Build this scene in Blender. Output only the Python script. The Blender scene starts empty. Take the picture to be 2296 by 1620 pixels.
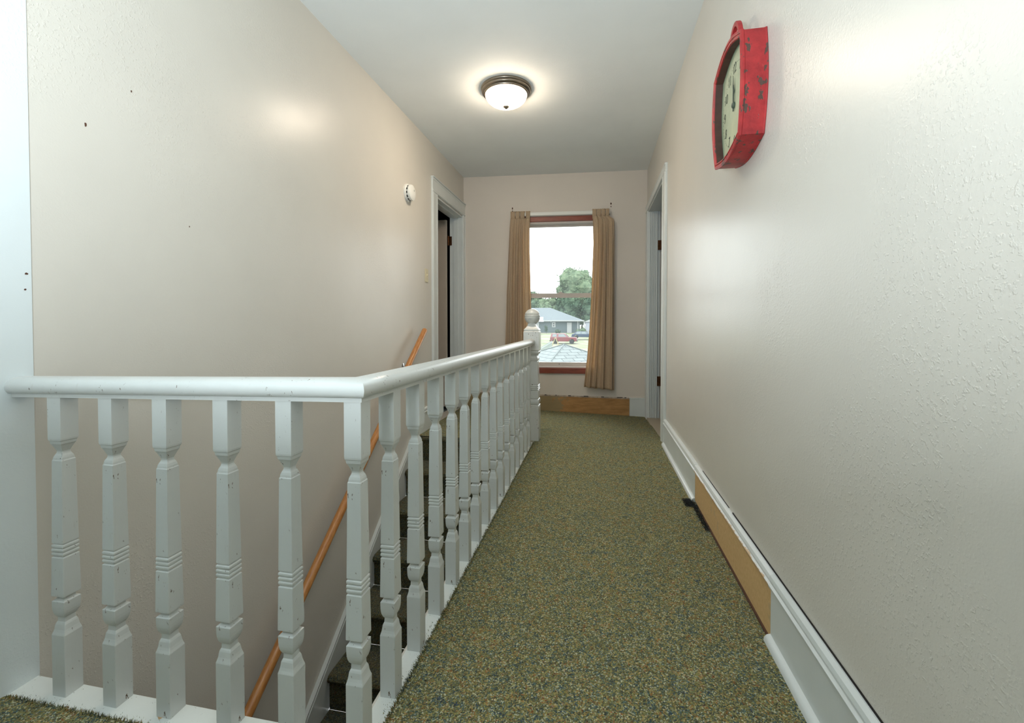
import bpy, math, random
from mathutils import Vector, Matrix
random.seed(7)
PI = math.pi
sc = bpy.context.scene
COL = sc.collection

# ------------------------------------------------------------------ helpers
class MB:
    def __init__(s): s.v=[]; s.f=[]; s.m=[]; s.cur=0
    def add(s, vs, fs):
        o=len(s.v); s.v+= [tuple(p) for p in vs]
        for f in fs: s.f.append(tuple(i+o for i in f)); s.m.append(s.cur)
        return s
    def box(s,x0,x1,y0,y1,z0,z1):
        return s.hexa([(x0,y0,z0),(x1,y0,z0),(x1,y1,z0),(x0,y1,z0)],[(x0,y0,z1),(x1,y0,z1),(x1,y1,z1),(x0,y1,z1)])
    def hexa(s,b,t):
        return s.add(list(b)+list(t),[(3,2,1,0),(4,5,6,7),(0,1,5,4),(1,2,6,5),(2,3,7,6),(3,0,4,7)])
    def loft(s,rings,cap=True,closed=False):
        n=len(rings[0]); vs=[p for r in rings for p in r]; fs=[]
        R=len(rings)
        for i in range(R if closed else R-1):
            j=(i+1)%R
            for k in range(n):
                l=(k+1)%n; fs.append((i*n+k,i*n+l,j*n+l,j*n+k))
        if cap and not closed:
            fs.append(tuple(range(n-1,-1,-1))); fs.append(tuple((R-1)*n+k for k in range(n)))
        return s.add(vs,fs)
    def sqprof(s,prof,cx=0,cy=0):   # square section turned profile (z, half width)
        return s.loft([[(cx-w,cy-w,z),(cx+w,cy-w,z),(cx+w,cy+w,z),(cx-w,cy+w,z)] for z,w in prof])
    def lathe(s,prof,c=(0,0,0),n=48,axis='z',cap=True):
        rings=[]
        for a,r in prof:
            ring=[]
            for k in range(n):
                t=2*PI*k/n; p,q=r*math.cos(t),r*math.sin(t)
                if axis=='z': ring.append((c[0]+p,c[1]+q,c[2]+a))
                elif axis=='x': ring.append((c[0]+a,c[1]+p,c[2]+q))
                else: ring.append((c[0]+q,c[1]+a,c[2]+p))
            rings.append(ring)
        return s.loft(rings,cap)
    def tube(s,path,r,n=12):
        rings=[]; P=[Vector(p) for p in path]
        rs = r if isinstance(r,(list,tuple)) else [r]*len(P)
        for i,p in enumerate(P):
            d=((P[i+1]-P[i]) if i==0 else (P[i]-P[i-1]) if i==len(P)-1 else (P[i+1]-P[i-1])).normalized()
            a=d.cross(Vector((0,0,1)));
            if a.length<1e-3: a=d.cross(Vector((1,0,0)))
            a.normalize(); b=a.cross(d)
            rings.append([tuple(p+a*rs[i]*math.cos(2*PI*k/n)+b*rs[i]*math.sin(2*PI*k/n)) for k in range(n)])
        return s.loft(rings)
    def prism(s,poly,f):   # poly of 2d points, f(p,t) -> 3d for t 0/1
        return s.loft([[f(p,0) for p in poly],[f(p,1) for p in poly]])
    def tf(s,fn): s.v=[tuple(fn(*p)) for p in s.v]; return s
    def build(s,name,mat,parent=None,smooth=False,bevel=0,seg=2,local=False,ang=35,loc=None):
        me=bpy.data.meshes.new(name)
        off=Vector((0,0,0))
        if parent is not None and not local:
            q=parent
            while q is not None: off+=q.location; q=q.parent
        if loc: off=Vector(loc)
        me.from_pydata([tuple(Vector(p)-off) for p in s.v],[],s.f)
        ms=mat if isinstance(mat,(list,tuple)) else [mat]
        for m in ms: me.materials.append(m)
        for p,mi in zip(me.polygons,s.m): p.material_index=mi; p.use_smooth=smooth
        me.update()
        import bmesh as _b
        b=_b.new(); b.from_mesh(me); _b.ops.recalc_face_normals(b,faces=b.faces); b.to_mesh(me); b.free()
        o=bpy.data.objects.new(name,me); COL.objects.link(o)
        if parent is not None: o.parent=parent
        if loc: o.location=loc
        if bevel:
            md=o.modifiers.new('bevel','BEVEL'); md.width=bevel; md.segments=seg; md.limit_method='ANGLE'; md.angle_limit=math.radians(ang)
            md.harden_normals=False
        if smooth:
            try: me.set_sharp_from_angle(angle=math.radians(ang))
            except Exception: pass
        return o

def empty(name,loc,rz=0):
    o=bpy.data.objects.new(name,None); COL.objects.link(o); o.location=loc; o.rotation_euler=(0,0,rz); o.empty_display_size=.05
    return o
def tag(o,label=None,cat=None,group=None,kind=None):
    if label: o['label']=label
    if cat: o['category']=cat
    if group: o['group']=group
    if kind: o['kind']=kind
    return o
def thing(name,label,cat,loc=(0,0,0),rz=0,group=None):
    return tag(empty(name,loc,rz),label,cat,group)
def struct(o): o['kind']='structure'; return o
def copy_tree(o,parent=None):
    c=o.copy(); COL.objects.link(c)
    if parent is not None: c.parent=parent
    for ch in list(o.children): copy_tree(ch,c)
    return c

# ------------------------------------------------------------------ materials
def lin(c):
    r=[]
    for x in c:
        x/=255.; r.append(x/12.92 if x<=.04045 else ((x+.055)/1.055)**2.4)
    return tuple(r)+(1,)
class NT:
    def __init__(s,name):
        s.m=bpy.data.materials.new(name); s.m.use_nodes=True; s.t=s.m.node_tree; s.n=s.t.nodes; s.l=s.t.links
        s.b=s.n['Principled BSDF']; s.out=s.n['Material Output']
        s.co=s.n.new('ShaderNodeTexCoord')
    def link(s,a,b): s.l.new(a,b)
    def noise(s,scale,det=3,rough=.55,coord='Object',stretch=None):
        n=s.n.new('ShaderNodeTexNoise'); n.inputs['Scale'].default_value=scale; n.inputs['Detail'].default_value=det; n.inputs['Roughness'].default_value=rough
        src=s.co.outputs[coord]
        if stretch:
            mp=s.n.new('ShaderNodeMapping'); mp.inputs['Scale'].default_value=stretch; s.link(src,mp.inputs[0]); src=mp.outputs[0]
        s.link(src,n.inputs['Vector']); return n.outputs['Fac']
    def voro(s,scale,feature='F1',out='Color',rnd=1):
        n=s.n.new('ShaderNodeTexVoronoi'); n.feature=feature; n.inputs['Scale'].default_value=scale; n.inputs['Randomness'].default_value=rnd
        s.link(s.co.outputs['Object'],n.inputs['Vector']); return n.outputs[out]
    def ramp(s,fac,stops,interp='LINEAR'):
        r=s.n.new('ShaderNodeValToRGB'); r.color_ramp.interpolation=interp
        e=r.color_ramp.elements
        while len(e)<len(stops): e.new(.5)
        for i,(p,c) in enumerate(stops):
            e[i].position=p; e[i].color=c if len(c)==4 else tuple(c)+(1,)
        s.link(fac,r.inputs[0]); return r.outputs[0]
    def mix(s,fac,a,b,mode='MIX'):
        m=s.n.new('ShaderNodeMix'); m.data_type='RGBA'; m.blend_type=mode
        for inp,v in ((m.inputs[0],fac),(m.inputs[6],a),(m.inputs[7],b)):
            if hasattr(v,'links'): s.link(v,inp)
            else: inp.default_value=v
        return m.outputs[2]
    def math(s,op,a,b=0):
        m=s.n.new('ShaderNodeMath'); m.operation=op
        for inp,v in ((m.inputs[0],a),(m.inputs[1],b)):
            if hasattr(v,'links'): s.link(v,inp)
            else: inp.default_value=v
        return m.outputs[0]
    def sep(s,coord='Object'):
        x=s.n.new('ShaderNodeSeparateXYZ'); s.link(s.co.outputs[coord],x.inputs[0]); return x.outputs
    def bump(s,h,strength=.2,dist=.002):
        b=s.n.new('ShaderNodeBump'); b.inputs['Strength'].default_value=strength; b.inputs['Distance'].default_value=dist
        s.link(h,b.inputs['Height']); s.link(b.outputs[0],s.b.inputs['Normal'])
    def base(s,c):
        if hasattr(c,'links'): s.link(c,s.b.inputs['Base Color'])
        else: s.b.inputs['Base Color'].default_value=c
    def set(s,**k):
        for a,v in k.items():
            i=s.b.inputs[{'rough':'Roughness','metal':'Metallic','spec':'Specular IOR Level','coat':'Coat Weight','emit':'Emission Strength','trans':'Transmission Weight','sheen':'Sheen Weight'}[a]]
            if hasattr(v,'links'): s.link(v,i)
            else: i.default_value=v
        return s
BLK=(0,0,0,1); WHT=(1,1,1,1)

def plain(name,c,rough=.5,metal=0,spec=.5,var=0,scale=20,bump=0,bs=80,bd=.002):
    t=NT(name); c=lin(c)
    if var:
        n=t.noise(scale,3); d=tuple(x*(1-var) for x in c[:3])+(1,)
        t.base(t.ramp(n,[(.3,d),(.7,c)]))
    else: t.base(c)
    if bump: t.bump(t.noise(bs,3),bump,bd)
    t.set(rough=rough,metal=metal,spec=spec); return t.m

def wall_mat(name,c,rough=.42,peel=.3):
    t=NT(name); c=lin(c)
    d=tuple(x*.955 for x in c[:3])+(1,)
    t.base(t.ramp(t.noise(1.7,4),[(.35,d),(.65,c)]))
    a=t.noise(190,2,.5); b=t.noise(8,3,.6)
    blob=t.ramp(t.noise(150,2,.45),[(.55,BLK),(.70,WHT)])
    mask=t.ramp(t.noise(1.5,2),[(.48,BLK),(.64,WHT)])
    h=t.math('ADD',t.math('MULTIPLY',a,.35),t.math('MULTIPLY',t.math('MULTIPLY',blob,mask),.9))
    h=t.math('ADD',h,t.math('MULTIPLY',b,.7))
    t.bump(h,peel,.0022)
    t.set(rough=rough,spec=.32)
    return t.m
M={}
M['wall']=wall_mat('beige_wall_paint',(215,210,200),.32,.4)
M['farwall']=wall_mat('beige_far_wall_paint',(222,213,202),.5,.3)
M['ceil']=wall_mat('ceiling_paint',(240,244,243),.75,.35)
def trim_mat(name,c,chips=False,rough=.33):
    t=NT(name); c=lin(c)
    base=t.ramp(t.noise(6,4),[(.3,tuple(x*.95 for x in c[:3])+(1,)),(.7,c)])
    if chips:
        g=t.ramp(t.noise(14,5,.65),[(.50,BLK),(.58,WHT)])
        sm=t.ramp(t.noise(135,3,.6,stretch=(1,1,.45)),[(.66,BLK),(.675,WHT)])
        k=t.math('MULTIPLY',g,sm)
        base=t.mix(k,base,lin((96,76,58)))
        sc2=t.ramp(t.noise(55,4,.6,stretch=(1,1,.12)),[(.66,BLK),(.72,WHT)])
        base=t.mix(t.math('MULTIPLY',sc2,.18),base,lin((150,135,115)))
    t.base(base)
    t.bump(t.noise(60,4,.6,stretch=(1,1,.25)),.25,.0012)
    t.set(rough=rough); return t.m
M['trim']=trim_mat('white_gloss_trim',(217,222,220))
M['rail']=trim_mat('chipped_white_gloss',(212,215,212),True,.3)
M['column']=wall_mat('white_column_paint',(222,230,231),.45,.25)
M['strip']=trim_mat('scuffed_white_strip',(228,231,226),True,.4)
M['dark']=plain('dark_room_shade',(18,20,26),.9)  # near-black wall colour carries the darkness of the unlit right room
M['gap']=plain('dark_gap',(26,22,20),.95)

# carpet
def carpet_mat(name,gain=1.0):
    t=NT(name)
    v=t.n.new('ShaderNodeTexVoronoi'); v.inputs['Scale'].default_value=300
    nv=t.n.new('ShaderNodeTexNoise'); nv.inputs['Scale'].default_value=120; nv.inputs['Detail'].default_value=2
    t.link(t.co.outputs['Object'],nv.inputs['Vector'])
    va=t.n.new('ShaderNodeVectorMath'); va.operation='MULTIPLY_ADD'
    t.link(nv.outputs['Color'],va.inputs[0]); va.inputs[1].default_value=(.006,.006,.006); t.link(t.co.outputs['Object'],va.inputs[2])
    t.link(va.outputs[0],v.inputs['Vector'])
    sp=t.n.new('ShaderNodeSeparateColor'); t.link(v.outputs['Color'],sp.inputs[0])
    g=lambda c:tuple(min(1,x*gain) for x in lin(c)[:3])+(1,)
    # per-tuft yarn colours, shifted by medium-size patches
    n1=t.noise(42,3,.6); n2=t.noise(9,2,.5)
    f=t.math('ADD',t.math('MULTIPLY',sp.outputs[0],.52),t.math('MULTIPLY',t.math('SUBTRACT',n1,.25),.75))
    f=t.math('ADD',f,t.math('MULTIPLY',t.math('SUBTRACT',n2,.5),.25))
    col=t.ramp(f,[(.10,g((36,56,74))),(.21,g((84,108,100))),(.31,g((72,76,44))),(.42,g((140,140,88))),(.53,g((112,104,48))),(.63,g((164,152,92))),(.73,g((146,100,44))),(.84,g((128,62,28)))])
    val=t.ramp(sp.outputs[1],[(0,(.25,.25,.25,1)),(.55,(.9,.9,.9,1)),(1,(1.0,1.0,1.0,1))])
    col=t.mix(1.0,col,val,'MULTIPLY')
    hi=t.ramp(sp.outputs[2],[(.86,BLK),(.93,WHT)])
    col=t.mix(t.math('MULTIPLY',hi,.55),col,g((206,208,178)))
    t.base(col)
    h=t.math('SUBTRACT',1,t.math('MULTIPLY',v.outputs['Distance'],1.3))
    h=t.math('ADD',h,t.math('MULTIPLY',n1,1.2))
    t.bump(h,.9,.006)
    t.set(rough=1,spec=.1,sheen=.15); return t.m
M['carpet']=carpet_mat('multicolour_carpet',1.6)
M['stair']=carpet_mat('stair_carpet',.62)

def wood_mat(name,c1,c2,rough=.4,stretch=(6,1,6),scale=12,coat=0):
    t=NT(name)
    n=t.noise(scale,5,.6,stretch=stretch); t.base(t.ramp(n,[(.3,lin(c1)),(.7,lin(c2))]))
    t.bump(n,.1,.001); t.set(rough=rough,coat=coat); return t.m
M['oak']=wood_mat('varnished_handrail_wood',(168,104,48),(206,146,84),.35,(30,3,3),6,.3)
M['redwood']=wood_mat('red_brown_window_trim',(118,52,34),(150,74,50),.4,(1,8,8),8)
# bare fibreboard
t=NT('bare_fibreboard'); b=t.ramp(t.noise(70,4,.7),[(.3,lin((198,162,110))),(.7,lin((214,180,128)))])
b=t.mix(t.math('MULTIPLY',t.ramp(t.noise(7,5,.7),[(.62,BLK),(.68,WHT)]),.35),b,lin((150,150,128))); t.base(b); t.set(rough=.75); M['tan']=t.m
t=NT('old_bare_wood'); b=t.ramp(t.noise(5,5,.7,stretch=(1,1,6)),[(.3,lin((150,110,66))),(.7,lin((196,150,96)))])
xyz=t.sep(); k=t.ramp(t.math('ADD',t.math('MULTIPLY',xyz[0],-1.2),t.noise(14,4,.7)),[(.98,BLK),(1.1,WHT)])
b=t.mix(t.math('MULTIPLY',k,.7),b,lin((146,136,104))); t.base(b); t.set(rough=.8); M['oldwood']=t.m
# cap moulding, paint torn off towards its lower edge
t=NT('torn_paint_moulding'); xyz=t.sep()
k=t.ramp(t.math('ADD',t.math('MULTIPLY',t.math('SUBTRACT',xyz[2],.170),38),t.math('MULTIPLY',t.math('SUBTRACT',t.noise(16,5,.7),.5),1.1)),[(.12,BLK),(.2,WHT)])
t.base(t.mix(k,lin((204,172,132)),lin((226,229,228)))); t.set(rough=.5); M['torn']=t.m
M['brown']=plain('brown_strip',(92,58,40),.7,var=.3)
M['nickel']=plain('brushed_nickel',(150,140,128),.3,1,var=.15)
M['brass']=plain('old_brass_hinge',(104,66,38),.4,.8,var=.5,scale=60)
M['chrome']=plain('chrome_bracket',(190,190,190),.2,1)
M['plastic']=plain('white_plastic',(232,232,226),.45)
M['ivory']=plain('ivory_plastic',(214,204,172),.4)
M['black']=plain('black_slot',(22,22,24),.6)
M['vinyl']=plain('vinyl_window_frame',(206,196,188),.45,var=.04)
M['roomwall']=plain('dim_room_wall',(92,104,112),.8)  # dimness of the left room is put into this wall colour
M['doorpaint']=trim_mat('door_leaf_paint',(214,202,190))

# ------------------------------------------------------------------ far wall frame
SL=.0661; Y0=4.918; TH=math.atan(SL); ct,st=math.cos(TH),math.sin(TH)
def fw(s,off,z): return (s*ct+off*st, Y0+s*st-off*ct, z)      # off > 0 is into the hall
def zf(x,y):
    if y<3.6: return 0.
    return -min(1.,(y-3.6)/1.3)*max(0,.052+.040*x)
CEIL=2.597; XL=-1.49; XR=.53; YB=-2.2

# ------------------------------------------------------------------ room shell
fl=MB()
fl.box(XL-.14,.66,YB-.1,.80,-.28,-.014); fl.box(-.50,.66,.80,3.47,-.28,-.014)
C=[(XL-.14,3.50),(.72,3.50),(.72,5.06),(XL-.14,4.95)]
fl.hexa([(x,y,-.3) for x,y in C],[(x,y,-.02+(zf(x,y))) for x,y in C])
struct(fl.build('floor',wood_mat('subfloor_boards',(96,70,46),(120,90,60),.8)))
m=MB(); m.box(-2.7,.68,YB-.15,5.2,CEIL,CEIL+.12); ceil=struct(m.build('ceiling',M['ceil']))

DL=dict(y0=3.95,y1=4.76,zt=2.143); DR=dict(y0=3.72,y1=4.80,zt=2.12)
m=MB()   # left wall with doorway, runs down the stairwell
m.box(XL-.14,XL,.80,DL['y0'],-2.9,CEIL); m.box(XL-.14,XL,YB-.1,.80,-.28,CEIL); m.box(XL-.14,XL,DL['y0'],DL['y1'],DL['zt'],CEIL); m.box(XL-.14,XL,DL['y1'],4.99,-2.9,CEIL); m.box(XL-.14,XL,DL['y0'],DL['y1'],-2.9,-.02)
wl=struct(m.build('wall_left',M['wall']))
m=MB(); m.box(XR,XR+.13,YB-.1,DR['y0'],-.25,CEIL); m.box(XR,XR+.13,DR['y0'],DR['y1'],DR['zt'],CEIL); m.box(XR,XR+.13,DR['y1'],5.0,-.3,CEIL)
wr=struct(m.build('wall_right',M['wall']))
WX0,WX1,WZ0,WZ1=-.80,.02,.452,2.070
m=MB()
def fbox(m,s0,s1,o0,o1,z0,z1): # box in the far wall's frame
    return m.hexa([fw(s0,o1,z0),fw(s1,o1,z0),fw(s1,o0,z0),fw(s0,o0,z0)],[fw(s0,o1,z1),fw(s1,o1,z1),fw(s1,o0,z1),fw(s0,o0,z1)])
fbox(m,-1.63,WX0,-.16,0,-.35,CEIL); fbox(m,WX1,.70,-.16,0,-.35,CEIL); fbox(m,WX0,WX1,-.16,0,-.35,WZ0); fbox(m,WX0,WX1,-.16,0,WZ1,CEIL)
wf=struct(m.build('wall_far',M['farwall']))
# landing behind the camera
m=MB(); m.box(-1.63,.66,YB-.12,YB,-.25,CEIL); struct(m.build('wall_back',M['wall']))
# stairwell enclosure below the floor
m=MB(); m.box(-.56,-.545,-.6,3.5,-2.9,-.016); struct(m.build('wall_stairwell',M['wall']))
m=MB(); m.box(XL-.14,-.545,-.7,-.6,-2.9,-.28); m.box(XL-.14,XL,-.6,.80,-2.9,-.28); struct(m.build('wall_stairwell_end',M['wall']))
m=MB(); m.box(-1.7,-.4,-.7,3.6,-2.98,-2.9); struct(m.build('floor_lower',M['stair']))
# wide white board at the stairwell's near left corner
m=MB(); m.box(XL-.002,XL+.003,YB,.915,-.012,CEIL); col=struct(m.build('trim_1',M['column'],bevel=.001))

# nail holes / wall marks
def hole(parent,pts,mat,name='nail_hole'):
    for (c,u,w,h) in pts:
        m=MB(); u=Vector(u); c=Vector(c); n=8
        nrm=u.cross(Vector((0,0,1)))
        ring=[c+u*w*math.cos(2*PI*k/n)*random.uniform(.7,1.2)+Vector((0,0,1))*h*math.sin(2*PI*k/n)*random.uniform(.7,1.2) for k in range(n)]
        r2=[c+(p-c)*.4+nrm*.0 for p in ring]
        m.loft([[tuple(p-nrm*.0006) for p in ring],[tuple(p+nrm*.0009) for p in ring]])
        m.build(name,mat,parent)
hole(wl,[((XL,1.183,1.71),(0,1,0),.0025,.004),((XL,1.05,1.545),(0,1,0),.003,.007),((XL,1.385,1.315),(0,1,0),.0018,.003)],M['brown'])
hole(col,[((XL+.003,.903,1.088),(0,1,0),.004,.003),((XL+.003,.900,1.046),(0,1,0),.0025,.0025)],M['brown'])
for (x,z) in ((-.934,2.231),(.148,2.247)):
    hole(wf,[(fw(x,0,z),(ct,st,0),.009,.013),(fw(x,0,z-.03),(ct,st,0),.006,.008)],M['brown'],'screw_hole')

# ------------------------------------------------------------------ rooms beyond the doors
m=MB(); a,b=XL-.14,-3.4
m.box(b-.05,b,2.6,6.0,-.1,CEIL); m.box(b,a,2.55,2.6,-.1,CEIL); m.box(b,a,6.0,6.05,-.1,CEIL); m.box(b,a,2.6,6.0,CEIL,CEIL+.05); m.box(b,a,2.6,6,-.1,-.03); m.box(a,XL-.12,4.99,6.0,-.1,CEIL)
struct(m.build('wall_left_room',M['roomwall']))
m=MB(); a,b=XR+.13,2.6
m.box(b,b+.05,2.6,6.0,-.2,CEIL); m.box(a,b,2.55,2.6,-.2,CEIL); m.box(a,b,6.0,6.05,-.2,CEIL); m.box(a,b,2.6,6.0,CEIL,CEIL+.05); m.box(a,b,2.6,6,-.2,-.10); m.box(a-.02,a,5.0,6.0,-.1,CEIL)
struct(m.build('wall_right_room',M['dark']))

# ------------------------------------------------------------------ doors
def hinge(parent,x,y,z,sx):   # knuckle barrel + leaf on jamb
    m=MB(); m.tube([(x,y-.006,z-.05),(x,y-.006,z+.05)],.007,10); m.tube([(x,y-.006,z+.05),(x,y-.006,z+.057)],.004,8)
    m.box(min(x,x+sx*.04),max(x,x+sx*.04),y-.003,y+.001,z-.05,z+.05)
    for dz in (-.032,0,.032): m.lathe([(-.0045,.001),(-.0035,.004),(0,.004)],(x+sx*.026,y,z+dz),8,'y')
    m.build('hinge',M['brass'],parent)
d1=struct(empty('door_1',(XL,4.35,0)))
def cprof(w,t):  # casing profile across width w, thickness t
    return [(0,0),(0,t*.75),(w*.06,t),(w*.14,t),(w*.2,t*.78),(w*.8,t*.7),(w*.88,t*.9),(w*.97,t*.9),(w,t*.6),(w,0)]
def casing_v(m,X,sx,y0,y1,z0,z1,t=.022,flip=False):
    w=y1-y0; pr=cprof(w,t)
    if flip: pr=[(w-a,b) for a,b in pr]
    m.prism(pr,lambda p,k:(X+sx*p[1],y0+p[0],z1 if k else z0))
def casing_h(m,X,sx,y0,y1,z0,z1,t=.022):
    w=z1-z0; pr=[(w-a,b) for a,b in cprof(w,t)]
    m.prism(pr,lambda p,k:(X+sx*p[1],y1 if k else y0,z0+p[0]))
m=MB(); casing_v(m,XL,1,3.822,DL['y0'],0,2.155); casing_v(m,XL,1,DL['y1'],4.828,0,2.155,flip=True); casing_h(m,XL,1,3.822,4.828,2.155,2.285,.024)
m.box(XL,XL+.03,3.815,4.83,2.283,2.293)
m.build('casing',M['trim'],d1,bevel=.0015)
m=MB(); m.box(XL-.14,XL+.004,DL['y0']-.002,DL['y0']+.012,0,2.143); m.box(XL-.14,XL+.004,DL['y1']-.012,DL['y1']+.002,0,2.143); m.box(XL-.14,XL+.004,DL['y0'],DL['y1'],2.131,2.145)
for y in (DL['y0']+.012,DL['y1']-.024): m.box(XL-.095,XL-.045,y,y+.012,0,2.131)
m.box(XL-.095,XL-.045,DL['y0']+.012,DL['y1']-.012,2.119,2.131)
m.build('jamb',M['trim'],d1,bevel=.001)
m=MB(); lf=[(XL-.165,4.735),(XL-.165,4.700),(XL-.945,4.715),(XL-.945,4.750)]
m.hexa([(x,y,.01) for x,y in lf],[(x,y,2.10) for x,y in lf])
leaf=m.build('door_leaf',M['doorpaint'],d1,bevel=.002)
for z in (1.87,.35): hinge(leaf,XL-.152,DL['y1']-.024,z,1)
d2=struct(empty('door_2',(XR,4.3,0)))
m=MB(); casing_v(m,XR,-1,3.56,DR['y0'],-.02,2.12); casing_v(m,XR,-1,DR['y1'],4.925,-.09,2.12,.018,True); casing_h(m,XR,-1,3.56,4.925,2.12,2.187,.022); m.build('casing',M['trim'],d2,bevel=.0015)
m=MB(); m.box(XR-.004,XR+.13,DR['y0']-.002,DR['y0']+.012,-.06,2.12); m.box(XR-.004,XR+.13,DR['y0'],DR['y1'],2.108,2.122)
y=DR['y1']; m.box(XR-.004,XR+.113,y-.012,y+.002,-.09,2.12)
for k in range(4): m.box(XR+.006+.017*k,XR+.017+.017*k,y-.020,y-.012,-.09,2.108)
m.box(XR+.076,XR+.088,y-.026,y-.012,-.09,2.108)
m.build('jamb',M['trim'],d2,bevel=.001)
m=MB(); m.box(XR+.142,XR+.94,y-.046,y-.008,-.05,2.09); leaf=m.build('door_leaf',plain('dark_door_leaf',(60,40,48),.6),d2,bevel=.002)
for z in (1.755,.345): hinge(leaf,XR+.128,y-.034,z,-1)
# threshold
m=MB(); m.box(XR-.01,XR+.12,DR['y0']+.01,DR['y1']-.01,-.075,-.045); m.build('threshold',plain('pale_threshold',(186,174,152),.6),d2,bevel=.002)

# ------------------------------------------------------------------ baseboards
def capprof(X,sx,z0,z1,t=.02):
    h=z1-z0
    return [(X,z0),(X+sx*t*1.0,z0),(X+sx*t*1.05,z0+h*.18),(X+sx*t*.75,z0+h*.30),(X+sx*t*.72,z0+h*.5),(X+sx*t*.95,z0+h*.62),(X+sx*t*.8,z0+h*.88),(X+sx*t*.3,z1),(X,z1)]
BF=.515
bb=struct(empty('baseboard_right',(XR,1.9,0)))
yA,yB,yC=1.425,2.46,3.56
for (a,b) in ((YB,yA),(yB,yC)):
    m=MB(); m.box(BF,XR,a,b,-.012,.168); m.build('board',M['trim'],bb,bevel=.001)
    m=MB(); m.prism(capprof(XR,-1,.168,.207,.022),lambda p,k:(p[0],b if k else a,p[1])); m.build('cap_moulding',M['trim'],bb)
    m=MB(); m.prism([(BF,0),(BF-.016,0),(BF-.019,.006),(BF-.017,.016),(BF-.010,.024),(BF,.027)],lambda p,k:(p[0],b if k else a,p[1]-.002)); m.build('shoe_moulding',M['trim'],bb,smooth=True)
m=MB(); m.box(BF+.001,XR,yA,yB,.012,.168); o=m.build('board',M['tan'],bb,bevel=.0006); o['label']='bare tan unpainted board section'
m=MB(); m.prism(capprof(XR,-1,.167,.206,.021),lambda p,k:(p[0],yB if k else yA,p[1])); o=m.build('cap_moulding',M['torn'],bb); o['label']='white moulding with torn paint edge'
m=MB(); m.box(BF-.004,XR,yA,yB-.12,-.012,.011); o=m.build('base_strip',M['brown'],bb); o['label']='thin brown strip where the shoe moulding is missing'
m=MB(); m.box(XR-.003,XR+.001,.9,1.85,.207,.2105); m.box(XR-.002,XR+.001,1.9,2.35,.207,.209); m.build('gap_line',M['gap'],bb)
# far wall baseboard : bare wood, then a painted piece
bf=struct(empty('baseboard_far',fw(0,0,-.05)))
def floorz(s): x,y,_=fw(s,0,0); return zf(x,y)
def fboard(s0,s1,t,zb,zt,mat,name,lab=None):
    m=MB(); a=.0
    m.hexa([fw(s0,0,zb[0]),fw(s1,0,zb[1]),fw(s1,t,zb[1]),fw(s0,t,zb[0])],[fw(s0,0,zt[0]),fw(s1,0,zt[1]),fw(s1,t,zt[1]),fw(s0,t,zt[0])])
    o=m.build(name,mat,bf,bevel=.001)
    if lab: o['label']=lab
    return o
zt=lambda s:.148-.02*(s+.6)/1.1
fboard(-1.47,.352,.016,(.005,-.062),(zt(-1.47)-.012,zt(.35)-.012),M['oldwood'],'board','bare tan old wood board section')
m=MB()
n=40
for k in range(n):
    s0=-1.47+(1.82)*k/n; s1=s0+1.82/n; j=random.uniform(.004,.012); z0=zt(s0)
    fbox(m,s0,s1,.0,.014+random.uniform(-.003,.002),z0-.014+j*.4,z0+.002)
m.build('torn_edge',plain('torn_paint_edge',(208,190,170),.7,var=.5,scale=30),bf)
m=MB()
for s,w in ((-.57,.02),(-.45,.012),(-.31,.03),(-.14,.05),(.05,.03),(.22,.06),(.30,.02)): fbox(m,s,s+w,.0,.0165,zt(s)-.001,zt(s)+.004)
m.build('gap_line',M['gap'],bf)
fboard(.354,.528,.018,(-.07,-.075),(.125,.128),M['trim'],'board')
m=MB(); fbox(m,.354,.53,0,.022,.120,.136); m.build('cap_moulding',M['trim'],bf,bevel=.002)
# left baseboard between stair top and doorway
bl=struct(empty('baseboard_left',(XL,3.6,0)))
m=MB(); m.box(XL,XL+.016,3.36,3.822,-.012,.168); m.build('board',M['trim'],bl)
m=MB(); m.prism(capprof(XL,1,.168,.207,.022),lambda p,k:(p[0],3.822 if k else 3.42,p[1])); m.build('cap_moulding',M['trim'],bl)
m=MB(); m.box(XL,XL+.016,4.829,4.835,-.02,.168); m.build('board',M['trim'],bl)

# ------------------------------------------------------------------ staircase
RUN,RISE,YT=.2555,.203,3.47
stz=thing('staircase','narrow carpeted stairs going down beside the left wall','stairs',(-1.0,YT,-.0))
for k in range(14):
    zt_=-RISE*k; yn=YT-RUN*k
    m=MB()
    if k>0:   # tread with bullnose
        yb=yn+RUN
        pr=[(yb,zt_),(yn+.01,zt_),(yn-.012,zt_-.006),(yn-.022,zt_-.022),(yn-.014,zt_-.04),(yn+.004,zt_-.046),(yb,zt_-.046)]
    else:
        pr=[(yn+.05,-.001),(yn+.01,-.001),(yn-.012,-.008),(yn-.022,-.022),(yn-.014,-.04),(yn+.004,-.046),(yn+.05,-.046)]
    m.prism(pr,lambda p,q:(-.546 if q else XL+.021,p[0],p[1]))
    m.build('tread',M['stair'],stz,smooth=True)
    m=MB(); m.box(XL+.021,-.546,yn+.002,yn+.02,zt_-RISE+.0,zt_-.045); m.build('riser',M['stair'],stz)
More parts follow.
